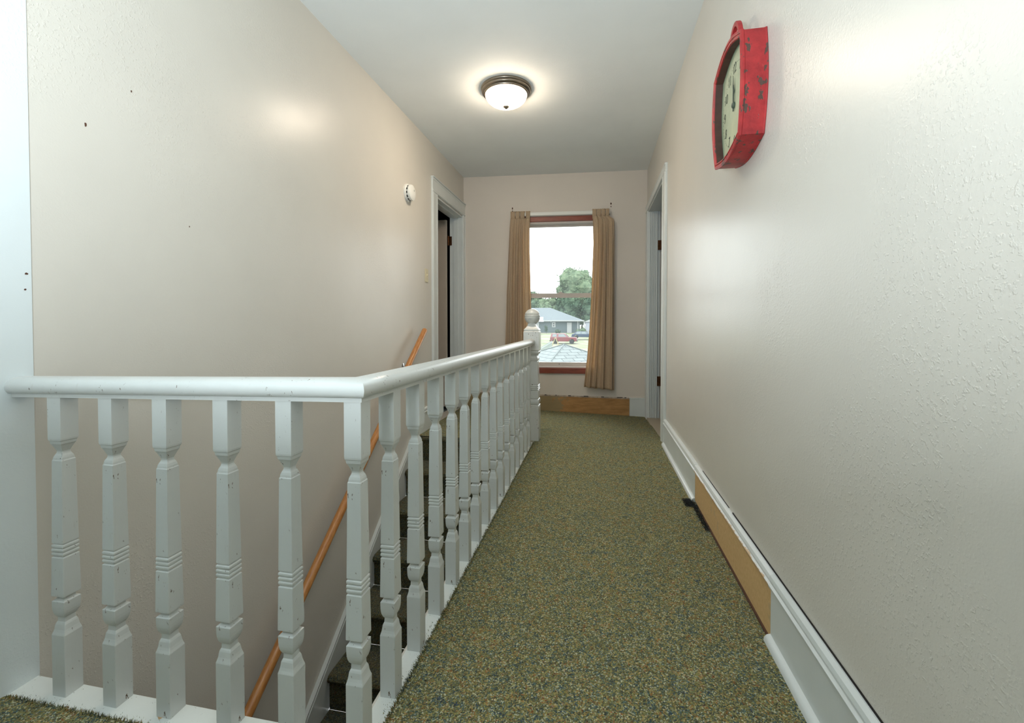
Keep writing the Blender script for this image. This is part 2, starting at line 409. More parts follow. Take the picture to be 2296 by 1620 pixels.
# skirt board
zs=lambda y,o:.81*(y-YT)+o
m=MB(); ya,yb=-.3,3.40
m.prism([(ya,zs(ya,-.45)),(3.75,-.02),(3.75,.0),(3.47,.05),(yb,zs(yb,.075)),(ya,zs(ya,.075))],lambda p,q:(XL+.018 if q else XL+.0005,p[0],p[1])); m.build('skirt_board',M['trim'],stz)
m=MB()
for (o0,o1,t) in ((.075,.09,.026),(.09,.098,.020),(.098,.112,.024)):
    m.hexa([(XL,ya,zs(ya,o0)),(XL+t,ya,zs(ya,o0)),(XL+t,yb,zs(yb,o0)),(XL,yb,zs(yb,o0))],[(XL,ya,zs(ya,o1)),(XL+t,ya,zs(ya,o1)),(XL+t,yb,zs(yb,o1)),(XL,yb,zs(yb,o1))])
m.build('skirt_cap',M['trim'],stz,bevel=.0015)

# ------------------------------------------------------------------ carpet
def grid(m,xs,ys,zfun,off=0,jx=None,jy=None):
    vs=[];nx,ny=len(xs),len(ys)
    for j,y in enumerate(ys):
        for i,x in enumerate(xs):
            X,Y=x,y
            if jx and i==0: X+=jx(y)
            if jy and j==ny-1: Y+=jy(x)
            vs.append((X,Y,zfun(X,Y)+off))
    m.add(vs,[(j*nx+i,j*nx+i+1,(j+1)*nx+i+1,(j+1)*nx+i) for j in range(ny-1) for i in range(nx-1)])
def lsp(a,b,n): return [a+(b-a)*k/n for k in range(n+1)]
wob=lambda q:.003*math.sin(q*23)+.0025*math.sin(q*61+1)+random.uniform(-.0012,.0012)
m=MB()
def zc(x,y):
    z=zf(x,y)
    # lower at the free edges (over the strip)
    return z
EX=-.503; EY=.853
def droop(x,y):
    z=zf(x,y)+.004
    dx=x-EX if y>EY-.02 else 9
    dy=EY-y if x<EX+.02 else 9
    d=min(abs(dx),abs(dy)) if (y>EY-.02 or x<EX+.02) else 9
    if d<.02 and y<3.5: z-=.012*(1-d/.02)**2
    return z
xsA=lsp(XL+.004,EX,100)
grid(m,xsA,lsp(YB,.8,20)+lsp(.81,EY,8),droop,jy=wob)
xb=[EX,EX+.004,EX+.009,EX+.015,EX+.022]+lsp(EX+.05,.516,20)
grid(m,xb,lsp(YB,EY,20),lambda x,y:zf(x,y)+.004)
grid(m,xb,lsp(EY,3.47,200),droop,jx=wob)
grid(m,lsp(XL+.002,.528,30),lsp(3.47,5.0,24),lambda x,y:zf(x,y)+.004)
m.tf(lambda x,y,z:(x,3.47+(y-3.47)*((Y0+SL*x-.003-3.47)/1.53) if y>3.47 else y,z))
# small upright yarn tufts along the free edges
def tuft(m,x,y,z,h,lean):
    a=random.uniform(0,2*PI); w=random.uniform(.0012,.002)
    b=[(x+w*math.cos(a+t),y+w*math.sin(a+t),z) for t in (0,2.1,4.2)]
    tip=(x+lean[0]+random.uniform(-.003,.003),y+lean[1]+random.uniform(-.003,.003),z+h)
    m.add(b+[tip],[(0,1,3),(1,2,3),(2,0,3)])
for k in range(5200):
    y=.85+2.6*random.random()**1.6; x=EX+random.uniform(-.004,.02)+wob(y)*.5
    tuft(m,x,y,droop(x,y)-.002,random.uniform(.004,.010),(-.004,0))
for k in range(2600):
    x=random.uniform(XL+.01,EX+.01); y=EY-random.uniform(-.004,.02)
    tuft(m,x,y,droop(x,y)-.002,random.uniform(.004,.010),(0,.003))
m2=m
cp=m.build('carpet',M['carpet'],smooth=True); tag(cp,'mottled olive, rust and blue carpet covering the hall and landing floor','carpet')
# dark frayed patch of carpet at the baseboard
m=MB()
for k in range(900):
    t_=random.random(); 
    if random.random()<.55: x=.488+random.uniform(-.035,.02)*(1-.3*t_); y=2.44+random.uniform(-.05,.045)
    else: y=2.42-.30*random.random(); x=.505+random.uniform(-.012,.006)
    L=random.uniform(.008,.026); a=random.uniform(0,2*PI); e=random.uniform(.3,1.1)
    m.tube([(x,y,.003),(x+L*.5*math.cos(a)*e,y+L*.5*math.sin(a)*e,.003+L*.4),(x+L*math.cos(a+.4)*e,y+L*math.sin(a+.4)*e,.003+L*.35)],[.0009,.0008,.0005],3)
fr=m.build('frayed_carpet_yarn',plain('dark_yarn',(38,40,42),.95)); tag(fr,'dark frayed carpet yarn bunched where the right baseboard turns bare tan','yarn',kind='stuff')

# ------------------------------------------------------------------ balustrade
bal=thing('balustrade','white painted stair balustrade around the open stairwell, with square-cut spindles','railing',(-.52,.889,0))
m=MB()
RP=[(-.022,0),(-.022,.009),(-.029,.011),(-.034,.018),(-.036,.027),(-.034,.036),(-.028,.044),(-.018,.049),(-.006,.0515),(.006,.0515),(.018,.049),(.028,.044),(.034,.036),(.036,.027),(.034,.018),(.029,.011),(.022,.009),(.022,0)]
# side coordinate is towards the hall
RY,RX=.889,-.520
rings=[]
def lerp(a,b,t): return a+(b-a)*t
for k in range(0,13):
    x=lerp(-1.4905,RX,k/12); 
    if k==12: break
    shr=1 if k>0 else 1
    rings.append([(x,RY-a*shr,lerp(.766,.786,k/12)+b) for a,b in RP])
rings.append([(RX+a,RY-a,.786+b) for a,b in RP])
for k in range(1,25):
    y=lerp(RY,3.492,k/24); rings.append([(RX+a,y,lerp(.786,.774,k/24)+b-.004*math.sin(PI*k/24)) for a,b in RP])
# rounded left end
m.loft(rings)
m.build('handrail',M['rail'],bal,smooth=True,ang=40)
HB=.0205
BP=[(-.004,1),(.158,1),(.160,.975),(.165,.90),(.171,.83),(.178,.785),(.183,.75),(.187,.68),(.190,.60),(.201,.58),(.203,.66),(.207,.77),(.213,.86),(.220,.915),(.229,.945),(.2445,.955),(.2455,.84),(.250,.62),(.256,.60),(.2575,.97),
    (.262,.975),(.355,.91),(.3575,.91),(.3585,.82),(.361,.775),(.3635,.905),(.3665,.92),(.3695,.905),(.371,.775),(.3735,.905),(.3765,.92),(.3795,.905),(.381,.775),(.3835,.90),(.3865,.92),(.3895,.90),(.391,.79),(.3925,.79),(.395,.885),(.398,.885),
    (.604,.78),(.606,.775),(.608,.72),(.613,.69),(.618,.62),(.623,.50),(.6265,.45),(.630,.455),(.636,.56),(.645,.73),(.648,.80),(.6495,.85),(.657,.90),(.6585,.97),(.663,1),(.795,1)]
m=MB(); m.sqprof([(z,w*HB) for z,w in BP])
proto=m.build('baluster',M['rail'],bal,bevel=.0007,seg=1,local=True,ang=50)
XS=[-1.351,-1.190,-1.029,-.858,-.692]
YS=[.889,1.045,1.207,1.371,1.538,1.698,1.861,2.028,2.198,2.363,2.530,2.695,2.860,3.025,3.190,3.352]
first=True
for (x,y) in [(x,.889) for x in XS]+[(-.5215,y) for y in YS]:
    o=proto if first else proto.copy()
    if not first: COL.objects.link(o); o.parent=bal
    first=False
    o.location=(x+.52,y-.889,random.uniform(-.0015,.001)); o.rotation_euler=(0,0,random.uniform(-.02,.02)+(PI/2)*random.randint(0,3))
# floor strip
m=MB(); m.box(-1.489,-.49,.80,.912,-.012,.0); m.box(-.546,-.49,.912,3.49,-.012,.0); m.build('floor_strip',M['strip'],bal,bevel=.0015)
m=MB(); m.box(-1.489,-.546,.895,.911,-.28,-.0125); m.build('fascia',M['trim'],bal)
m=MB(); m.add([(-1.052,.872,.0006),(-1.035,.862,.0006),(-1.022,.883,.0006),(-1.030,.893,.0006),(-1.045,.880,.0006)],[(0,1,2,3,4)]); o=m.build('bare_patch',plain('bare_wood_patch',(196,160,116),.7),bal); o['label']='small bare wood scuff'
# newel
W=.061; nx,ny=-.516,3.547
NP=[(-.004,1),(.272,1),(.276,.94),(.281,1.0),(.285,1.0),(.287,.92),(.290,.88),(.296,.93),(.308,1.0),(.322,1.0),(.334,.95),(.338,.86),(.345,.86),(.347,.93),(.405,.915),(.407,.87),(.411,.95),(.418,.95),(.422,.86),(.426,.95),(.433,.95),(.437,.86),(.441,.95),(.448,.95),(.452,.86),(.456,.90),(.460,.90),
    (.640,.80),(.645,.76),(.650,.84),(.668,.86),(.682,.74),(.690,.72),(.700,.84),(.704,.93),(.716,1.0),(.722,1.0),(.724,.95),(.730,.95),(.733,1.03),(.882,1.03),(.886,.97),(.891,.97),(.893,1.0),(.902,.96),(.912,.80),(.925,.62),(.938,.52),(.948,.50)]
m=MB(); m.sqprof([(z,w*W) for z,w in NP],nx,ny); nw=m.build('newel_post',M['rail'],bal,bevel=.0015,seg=2,ang=50)
R=.064; zc0=1.004; pr=[(.940,.030),(.944,.036)]
for k in range(3,41):
    a=-PI/2+PI*k/40; z=zc0+R*math.sin(a); r=R*math.cos(a)
    if z<.948: continue
    for g in (1.000,1.012,1.024):
        if abs(z-g)<.0028: r-=.004
    pr.append((z,max(r,.0005)))
m=MB(); m.lathe(pr,(nx,ny,0),40); m.build('ball_finial',M['rail'],nw,smooth=True,ang=30)

# ------------------------------------------------------------------ wooden wall handrail
hz=lambda y:.873+.808*(y-3.465)
hr=thing('wall_handrail','round varnished wooden handrail sloping down the left stairwell wall','handrail',(-1.42,3.2,hz(3.2)))
m=MB(); pth=[(-1.42,y,hz(y)) for y in lsp(.3,3.49,20)]; m.tube(pth,.0225,20); m.build('rail',M['oak'],hr,smooth=True,bevel=.004)
for y in (3.215,1.50):
    z=hz(y)
    m=MB(); m.lathe([(0,.028),(.004,.028),(.008,.020)],(XL,y,z-.06),20,'x')
    m.tube([(XL+.005,y,z-.06),(XL+.035,y,z-.062),(XL+.058,y,z-.052),(XL+.068,y,z-.03)],.006,8)
    a=math.atan(.808)
    m.hexa([(-1.43,y-.035,z-.03-.035*.808),(-1.41,y-.035,z-.03-.035*.808),(-1.41,y+.035,z-.03+.035*.808),(-1.43,y+.035,z-.03+.035*.808)],
           [(-1.43,y-.035,z-.026-.035*.808),(-1.41,y-.035,z-.026-.035*.808),(-1.41,y+.035,z-.026+.035*.808),(-1.43,y+.035,z-.026+.035*.808)])
    o=m.build('bracket',M['chrome'],hr,smooth=True); 

# ------------------------------------------------------------------ smoke detector, switch
sd=thing('smoke_detector','round white smoke detector on the left wall beside the doorway','smoke detector',(XL,3.31,1.99))
m=MB(); m.lathe([(0,.070),(.010,.071),(.013,.068),(.014,.064)],(XL,3.31,1.99),48,'x'); m.build('base',M['plastic'],sd,smooth=True)
m=MB(); m.lathe([(.012,.058),(.028,.056)],(XL,3.31,1.99),48,'x'); m.build('vent_ring',M['plastic'],sd,smooth=True)
m=MB()
for k in range(12):
    a=2*PI*k/12; a2=a+.30
    p=lambda t,x:(XL+x,3.31+.0605*math.cos(t),1.99+.0605*math.sin(t))
    q=lambda t,x:(XL+x,3.31+.054*math.cos(t),1.99+.054*math.sin(t))
    m.hexa([q(a,.016),p(a,.016),p(a2,.016),q(a2,.016)],[q(a,.024),p(a,.024),p(a2,.024),q(a2,.024)])
m.build('vent_slot',M['black'],sd)
m=MB(); m.lathe([(.026,.060),(.032,.064),(.044,.061),(.050,.050),(.051,.02),(.051,.001)],(XL,3.31,1.99),48,'x'); cv=m.build('cover',M['plastic'],sd,smooth=True)
m=MB(); m.lathe([(.050,.008),(.053,.008),(.054,.006)],(XL,3.325,2.01),16,'x'); m.build('test_button',plain('grey_button',(196,196,190),.5),cv)
sw=thing('light_switch','ivory toggle light switch on the left wall by the door casing','light switch',(XL,3.70,1.372))
m=MB(); m.box(XL,XL+.006,3.665,3.735,1.312,1.432); m.build('wall_plate',M['ivory'],sw,bevel=.003)
m=MB(); m.hexa([(XL+.004,3.694,1.360),(XL+.004,3.706,1.360),(XL+.004,3.706,1.384),(XL+.004,3.694,1.384)],[(XL+.016,3.696,1.376),(XL+.016,3.704,1.376),(XL+.016,3.704,1.388),(XL+.016,3.696,1.388)]); m.build('toggle',M['ivory'],sw)
for z in (1.342,1.402):
    m=MB(); m.lathe([(.005,.003),(.0072,.0025)],(XL,3.70,z),10,'x'); m.build('screw',M['chrome'],sw)

# ------------------------------------------------------------------ ceiling light
LX,LY=-.631,3.055
cl=thing('ceiling_light','lit flush ceiling light, brushed metal ring around a frosted glass bowl','ceiling light',(LX,LY,CEIL))
m=MB(); m.lathe([(0,.176),(-.006,.179),(-.014,.177),(-.018,.170),(-.026,.172),(-.032,.167),(-.036,.157),(-.044,.156),(-.047,.150),(-.046,.140)],(LX,LY,CEIL),64,cap=False); m.build('metal_pan',M['nickel'],cl,smooth=True,ang=60)
t=NT('lit_frosted_glass')
lw=t.n.new('ShaderNodeLayerWeight'); lw.inputs[0].default_value=.35
e=t.n.new('ShaderNodeEmission'); r=t.ramp(lw.outputs['Facing'],[(0,(1,.86,.70,1)),(.5,(.7,.56,.42,1)),(.8,(.12,.075,.038,1)),(1,(.04,.021,.008,1))]); t.link(r,e.inputs[0])
e.inputs[1].default_value=56
t.l.new(e.outputs[0],t.out.inputs[0]); M['lampglass']=t.m
m=MB(); pr=[]
for k in range(0,17):
    a=PI/2*k/16; pr.append((-.040-.080*math.sin(a),max(.147*math.cos(a)**.85 if k<16 else 0,.001)))
m.lathe(pr,(LX,LY,CEIL),64,cap=True); m.build('glass_bowl',M['lampglass'],cl,smooth=True,ang=80)
m=MB(); m.lathe([(-.112,.014),(-.120,.021),(-.127,.021),(-.134,.013),(-.138,.009),(-.143,.001)],(LX,LY,CEIL),24); m.build('finial',M['nickel'],cl,smooth=True,ang=60)

# ------------------------------------------------------------------ clock
CX,CZ=1.712,1.745; XF=.450
corners=[(1.543,1.900),(1.556,1.568),(1.852,1.556),(1.877,1.905)]
bow=[(-.022,0),(0,-.026),(.036,0),(0,.050)]   # near, bottom, far, top
def outline(ins=0,n=14):
    pts=[]
    for i in range(4):
        a=Vector(corners[i]); b=Vector(corners[(i+1)%4]); w=Vector(bow[i])
        for k in range(n):
            t_=k/n; p=a.lerp(b,t_)+w*math.sin(PI*t_)
            c=Vector((CX,CZ)); d=p-c; L=d.length; pts.append(c+d*((L-ins)/L))
    return pts
t=NT('worn_red_paint')
n=t.noise(9,5,.7,stretch=(1,1.6,.8)); worn=t.ramp(n,[(.625,BLK),(.64,WHT)])
base=t.ramp(t.noise(14,4,.7),[(.3,lin((140,30,34))),(.7,lin((188,50,52)))])
sc_=t.ramp(t.noise(60,5,.7,stretch=(.3,1,.25)),[(.64,BLK),(.7,WHT)])
base=t.mix(t.math('MULTIPLY',sc_,.28),base,lin((214,120,110)))
sp=t.ramp(t.noise(38,3,.6,stretch=(1,1,.5)),[(.61,BLK),(.625,WHT)]); worn=t.math('MAXIMUM',worn,sp)
t.base(t.mix(worn,base,lin((84,62,54)))); t.bump(t.math('SUBTRACT',t.noise(40,4,.7),t.math('MULTIPLY',worn,.6)),.5,.002); t.set(rough=.5); M['red']=t.m
ck=thing('wall_clock','worn red metal wall clock with a rounded square case on the right wall','clock',(XR,CX,CZ))
m=MB()
o0=outline(0); o1=outline(.006); o2=outline(.022); o3=outline(.024)
R_=lambda o,x:[(x,p[0],p[1]) for p in o]
m.loft([R_(o0,XR-.001),R_(o0,XR-.004),R_(outline(.002),XR-.006),R_(outline(.002),XF+.012),R_(outline(-.001),XF+.009),R_(outline(-.001),XF+.003),R_(o1,XF),R_(outline(.010),XF+.001),R_(outline(.012),XF+.004),R_(outline(.016),XF+.004),R_(outline(.018),XF+.001),R_(o2,XF+.002),R_(o3,XF+.006)],cap=False)
m.build('case',M['red'],ck,smooth=True,ang=28)
m=MB(); m.loft([R_(o3,XF+.006),R_(o3,XF+.038)],cap=False); m.build('inner_rim',plain('shaded_inner_rim',(84,56,46),.6,var=.4,scale=30),ck)  # inside of the red case, its shade put into the brown
t=NT('aged_dial'); base=t.ramp(t.noise(7,5,.7),[(.3,lin((158,166,136))),(.7,lin((186,192,162)))])
xyz=t.sep(); dy=t.math('SUBTRACT',xyz[1],0); 
gr=t.ramp(t.noise(2.3,3),[(.5,BLK),(.75,WHT)]); t.base(t.mix(t.math('MULTIPLY',gr,.4),base,lin((190,178,132)))); t.set(rough=.6); M['dial']=t.m
m=MB(); m.loft([R_(outline(.0235),XF+.032),R_(outline(.0235),XF+.036)]); dial=m.build('dial',M['dial'],ck)
M['greenline']=plain('green_dial_border',(118,142,118),.7)
m=MB(); a_=R_(outline(.0245),XF+.0316); b_=R_(outline(.030),XF+.0316); n=len(a_)
m.loft([a_,b_],cap=False)
m.build('border',M['greenline'],dial)
m=MB(); m.loft([R_(outline(.004),XR-.001),R_(outline(.004),XF+.037)],cap=True); m.build('back_plate',M['gap'],ck)
# numerals
inkm=plain('dial_ink',(52,58,50),.7)
for h in range(1,13):
    cu=bpy.data.curves.new('numeral','FONT'); cu.body=str(h); cu.size=.048; cu.align_x='CENTER'; cu.align_y='CENTER'; cu.extrude=.0003; cu.shear=.12; cu.offset=-.0006; cu.space_character=.9
    to=bpy.data.objects.new('tmp',cu); COL.objects.link(to); bpy.context.view_layer.update()
    me=bpy.data.meshes.new_from_object(to.evaluated_get(bpy.context.evaluated_depsgraph_get()))
    bpy.data.objects.remove(to)
    a=2*PI*h/12; ry=.118*math.sin(a); rz=.128*math.cos(a)
    mm=MB(); 
    mm.v=[(XF+.0312-v.co.z, -v.co.x*.85+CX-ry, v.co.y*1.05+CZ-.008+rz) for v in me.vertices]
    mm.f=[tuple(p.vertices) for p in me.polygons]; mm.m=[0]*len(mm.f)
    mm.build('numeral',inkm,dial)
    bpy.data.meshes.remove(me)
# minute ticks
m=MB()
for k in range(60):
    a=2*PI*k/60; r0,r1=(.139,.143) if k%5 else (.137,.144)
    ca,sa=math.cos(a),math.sin(a); w=.0006 if k%5 else .0011
    P=lambda r,s_:(CX-(r*sa)+s_*ca*w,CZ-.008+r*ca+s_*sa*w)
    q=[P(r0,-1),P(r0,1),P(r1,1),P(r1,-1)]
    m.hexa([(XF+.0318,)+p for p in q],[(XF+.0314,)+p for p in q])
m.build('minute_track',inkm,dial)
hm=plain('dark_green_hands',(70,84,72),.5)
def hand(name,L,w,tw,x):
    m=MB(); pr=[(-.022,-w*.6),(-.022,w*.6),(0,w),(L*.55,w*.7),(L*.66,tw),(L*.78,tw*.7),(L,w*.2),(L,-w*.2),(L*.78,-tw*.7),(L*.66,-tw),(L*.55,-w*.7),(0,-w)]
    m.prism(pr,lambda p,k:(x-(.0012 if k else 0),CX-p[1],CZ-.008+p[0])); m.build(name,hm,ck)
hand('hour_hand',.072,.004,.009,XF+.029); hand('minute_hand',.104,.0028,.005,XF+.027)
m=MB(); m.lathe([(0,.011),(-.004,.011),(-.007,.007),(-.008,.001)],(XF+.030,CX,CZ-.008),24,'x'); m.build('hand_hub',hm,ck,smooth=True)
# dial glass? none visible; hanging ring on the top
m=MB(); rings=[]
for k in range(21):
    a=PI*(-.03+1.06*k/20); yy=1.738; zz=1.955
    c0=(yy+.062*math.cos(a),zz+.088*math.sin(a)); c1=(yy+.047*math.cos(a),zz+.070*math.sin(a))
    rings.append([(.484,)+c1,(.484,)+c0,(.500,)+c0,(.500,)+c1])
m.loft(rings); m.build('hanging_handle',M['red'],ck,bevel=.003)

# ------------------------------------------------------------------ window
win=struct(empty('window_1',fw(-.39,0,1.2)))
cw=.056
m=MB(); fbox(m,WX0-.10,WX1+.10,.0,.020,WZ1,WZ1+cw); fbox(m,WX0-.10,WX1+.10,.0,.020,.390,.452)
fbox(m,WX0-.10,WX0-.0,.0,.020,.452,WZ1); fbox(m,WX1,WX1+.10,.0,.020,.452,WZ1)
o=m.build('wood_casing',M['redwood'],win,bevel=.002); o['label']='red brown bare wood casing'
def ring(m,s0,s1,z0,z1,w,o0,o1,wb=None,wt=None):
    wb=wb or w; wt=wt or w
    fbox(m,s0,s0+w,o0,o1,z0,z1); fbox(m,s1-w,s1,o0,o1,z0,z1); fbox(m,s0+w,s1-w,o0,o1,z0,z0+wb); fbox(m,s0+w,s1-w,o0,o1,z1-wt,z1)
m=MB(); ring(m,WX0,WX1,WZ0,WZ1,.022,-.12,.004,.012,.018); ring(m,WX0+.02,WX1-.02,WZ0+.01,WZ1-.018,.012,-.125,-.075); m.build('frame',M['vinyl'],win,bevel=.0015)
m=MB(); ring(m,WX0+.024,WX1-.024,1.236,WZ1-.020,.028,-.108,-.082,.036,.020); us=m.build('upper_sash',M['vinyl'],win,bevel=.002)
m=MB(); ring(m,WX0+.024,WX1-.024,.462,1.282,.030,-.080,-.050,.046,.050); fbox(m,WX0+.2,WX0+.205,-.0502,-.0495,.48,.482); ls=m.build('lower_sash',M['vinyl'],win,bevel=.002)
m=MB(); c=-.395; fbox(m,c-.03,c+.03,-.078,-.054,1.282,1.288); fbox(m,c-.018,c+.012,-.074,-.058,1.288,1.300); m.build('sash_lock',M['vinyl'],ls,bevel=.002)
m=MB(); x,y,z=fw(-.41,-.0495,.487); m.lathe([(0,.0045),(-.001,.0045)],(x,y,z),10,'y'); m.build('screw_plug',M['black'],ls)
t=NT('window_glass'); tr=t.n.new('ShaderNodeBsdfTransparent'); tr.inputs[0].default_value=(.97,.99,.98,1); gl=t.n.new('ShaderNodeBsdfGlossy'); gl.inputs['Roughness'].default_value=.02
df=t.n.new('ShaderNodeBsdfDiffuse'); df.inputs[0].default_value=(.8,.9,.88,1); tl=t.n.new('ShaderNodeBsdfTranslucent'); tl.inputs[0].default_value=(.85,.95,.93,1)
fr_=t.n.new('ShaderNodeFresnel'); fr_.inputs[0].default_value=1.45; ms=t.n.new('ShaderNodeMixShader'); t.link(t.math('MULTIPLY',fr_.outputs[0],.25),ms.inputs[0]); t.link(tr.outputs[0],ms.inputs[1]); t.link(gl.outputs[0],ms.inputs[2])
m3=t.n.new('ShaderNodeMixShader'); t.link(t.ramp(t.noise(3,3),[(.3,(.01,.01,.01,1)),(.8,(.045,.045,.045,1))]),m3.inputs[0]); t.link(ms.outputs[0],m3.inputs[1]); t.link(tl.outputs[0],m3.inputs[2]); t.l.new(m3.outputs[0],t.out.inputs[0]); M['glass']=t.m
m=MB(); fbox(m,WX0+.05,WX1-.05,-.097,-.093,1.262,WZ1-.036); m.build('pane',M['glass'],us)
m=MB(); fbox(m,WX0+.052,WX1-.052,-.067,-.063,.505,1.236); m.build('pane',M['glass'],ls)

# curtain rod & curtains
rd=thing('curtain_rod','white curtain rod across the top of the window','curtain rod',fw(-.39,.05,2.145))
m=MB(); fbox(m,-.93,.125,.050,.062,2.128,2.166); m.build('rod',M['plastic'],rd,bevel=.004)
for s in (-.938,.125):
    m=MB(); fbox(m,s,s+.008,.0,.060,2.128,2.166); m.build('end_bracket',M['plastic'],rd,bevel=.001)
t=NT('tan_curtain_cloth'); base=t.ramp(t.noise(240,2,.5,stretch=(1,1,.3)),[(.3,lin((200,180,152))),(.7,lin((226,206,178)))])
t.base(base); t.set(rough=.9,spec=.2,sheen=.2); tl=t.n.new('ShaderNodeBsdfTranslucent'); tl.inputs[0].default_value=lin((226,200,164)); mx=t.n.new('ShaderNodeMixShader'); mx.inputs[0].default_value=.42
t.link(t.b.outputs[0],mx.inputs[1]); t.link(tl.outputs[0],mx.inputs[2]); t.l.new(mx.outputs[0],t.out.inputs[0]); t.bump(t.noise(300,2),.2,.001); M['cloth']=t.m
def interp(tab,z):
    tab=sorted(tab)
    if z<=tab[0][0]: return tab[0][1]
    for (a,b),(c,d) in zip(tab,tab[1:]):
        if z<=c: return b+(d-b)*(z-a)/(c-a)
    return tab[-1][1]
def curtain(name,label,L,Rr,ztop,zb0,zb1,folds,seed,tabs):
    rnd=random.Random(seed)
    th=thing(name,label,'curtain',fw((interp(L,ztop)+interp(Rr,ztop))/2,.05,ztop),group=None)
    NU,NV=150,90; m=MB(); vs=[]
    ph=[rnd.uniform(0,6.28) for _ in range(6)]
    for j in range(NV+1):
        t_=j/NV
        for i in range(NU+1):
            u=i/NU; zb=lerp(zb0,zb1,u); z=lerp(ztop,zb,t_)
            l,r=interp(L,z),interp(Rr,z); d=interp([(zb0-.1,.030),(1.2,.026),(ztop,.016)],z)
            uu=u+.035*math.sin(2*PI*u*1.3+ph[0]+t_*1.1)
            w=math.sin(2*PI*folds*uu+ph[1]+.5*math.sin(t_*3+ph[2]))
            w=.75*w+.35*math.sin(2*PI*folds*1.9*uu+ph[3]-t_*1.0)*(1-.5*t_)
            s=lerp(l,r,u)+.006*math.cos(2*PI*folds*uu+ph[1])*math.sin(PI*u)
            vs.append(fw(s,.078+d*w*(.35+.65*min(1,t_*8)),z))
    m.add(vs,[(j*(NU+1)+i,j*(NU+1)+i+1,(j+1)*(NU+1)+i+1,(j+1)*(NU+1)+i) for j in range(NV) for i in range(NU)])
    o=m.build('panel',M['cloth'],th,smooth=True,ang=80); md=o.modifiers.new('s','SOLIDIFY'); md.thickness=.0015
    for (a,b) in tabs:
        m=MB(); rings=[]
        prf=[(.066,ztop-.03),(.078,ztop+.01),(.081,2.13),(.080,2.168),(.070,2.178),(.050,2.178),(.040,2.168),(.040,2.13),(.052,ztop-.02)]
        for (s0,wv) in zip(lsp(a,b,4),(0,.002,-.001,.002,0)): rings.append([fw(s0,o_+wv,z_+wv) for o_,z_ in prf])
        # open ribbon
        n=len(prf); vs=[p for r in rings for p in r]; m.add(vs,[(i*n+k,i*n+k+1,(i+1)*n+k+1,(i+1)*n+k) for i in range(4) for k in range(n-1)])
        o=m.build('tab',M['cloth'],th,smooth=True); md=o.modifiers.new('s','SOLIDIFY'); md.thickness=.0015
    m=MB(); 
    return th
curtain('curtain','tan tab-top curtain hanging left of the window, behind the newel post',[(2.10,-.945),(2.0,-.955),(1.3,-.99),(.24,-1.02)],[(2.1,-.730),(1.85,-.735),(1.3,-.722),(1.0,-.715),(.24,-.66)],2.10,.25,.22,4.5,3,[(-.945,-.895),(-.89,-.845),(-.84,-.79),(-.775,-.73)])
curtain('curtain','tan tab-top curtain hanging right of the window, its lower edge fully visible',[(2.105,-.052),(1.95,-.048),(1.80,-.045),(1.3,-.062),(.9,-.082),(.6,-.105),(.24,-.142)],[(2.105,.115),(2.06,.172),(1.9,.176),(.24,.184)],2.105,.253,.224,4.2,11,[(-.055,-.012),(-.008,.036),(.04,.082),(.086,.122)])

# ------------------------------------------------------------------ outdoors
OUT=.25
def lin(c,_l=lin): return tuple(v*OUT for v in _l(c)[:3])+(1,)
def gz(x,y):
    if y<75: return -3.0
    return -3.0+min(1.6,(y-75)*.037)
m=MB(); xs=lsp(-90,70,32); ys=[5.6,9,14,20,30,40,55,70,76,82,90,100,110,125,150,200,260]
nx_=len(xs); m.add([(x,y,gz(x,y)) for y in ys for x in xs],[(j*nx_+i,j*nx_+i+1,(j+1)*nx_+i+1,(j+1)*nx_+i) for j in range(len(ys)-1) for i in range(nx_-1)])
t=NT('outdoor_ground'); b=t.ramp(t.noise(.35,5,.6),[(.35,lin((140,156,100))),(.5,lin((168,172,132))),(.62,lin((196,186,168)))]); t.base(b); t.set(rough=1); struct(m.build('ground',t.m))
# outer shell of this house below the floor line is not seen from inside
shg=NT('grey_shingles'); br=shg.n.new('ShaderNodeTexBrick'); br.inputs['Scale'].default_value=1; br.inputs['Color1'].default_value=lin((176,186,186)); br.inputs['Color2'].default_value=lin((158,168,168)); br.inputs['Mortar'].default_value=lin((104,114,118))
br.inputs['Brick Width'].default_value=.32; br.inputs['Row Height'].default_value=.16; br.inputs['Mortar Size'].default_value=.012
shg.link(shg.co.outputs['UV'],br.inputs['Vector']); shg.base(br.outputs['Color']); shg.set(rough=.95)
farroof=plain('weathered_grey_roof',(136,148,156),.9,var=.1,scale=2)
white=plain('white_outdoor_trim',(236,238,236),.6)
bluewall=plain('blue_grey_siding',(122,140,146),.8,var=.06,scale=.6)
# lower hipped roof below the window
AX,AY,AZ=-.87,12.,.35
gar=thing('low_building','low building with a grey shingled hip roof just below the window','building',(AX,AY,-3.0))
dirs=[(-.2,-.98),(.98,-.2),(.2,.98),(-.98,.2)]; Ld=5.0; pit=.30
cor=[(AX+d[0]*Ld,AY+d[1]*Ld,AZ-pit*Ld) for d in dirs]
m=MB(); 
for i in range(4): m.add([cor[i],cor[(i+1)%4],(AX,AY,AZ)],[(0,1,2)])
ro=m.build('roof',shg.m,gar)
uv=ro.data.uv_layers.new(name='UVMap')
for p in ro.data.polygons:
    vs=[ro.data.vertices[i].co for i in p.vertices]; zmin=min(v.z for v in vs); lo=[v for v in vs if abs(v.z-zmin)<1e-4]
    u=(lo[1]-lo[0]).normalized(); n=p.normal; w=n.cross(u)
    if w.z<0: w=-w
    for li in p.loop_indices:
        v=ro.data.vertices[ro.data.loops[li].vertex_index].co-lo[0]; uv.data[li].uv=(v.dot(u),v.dot(w))
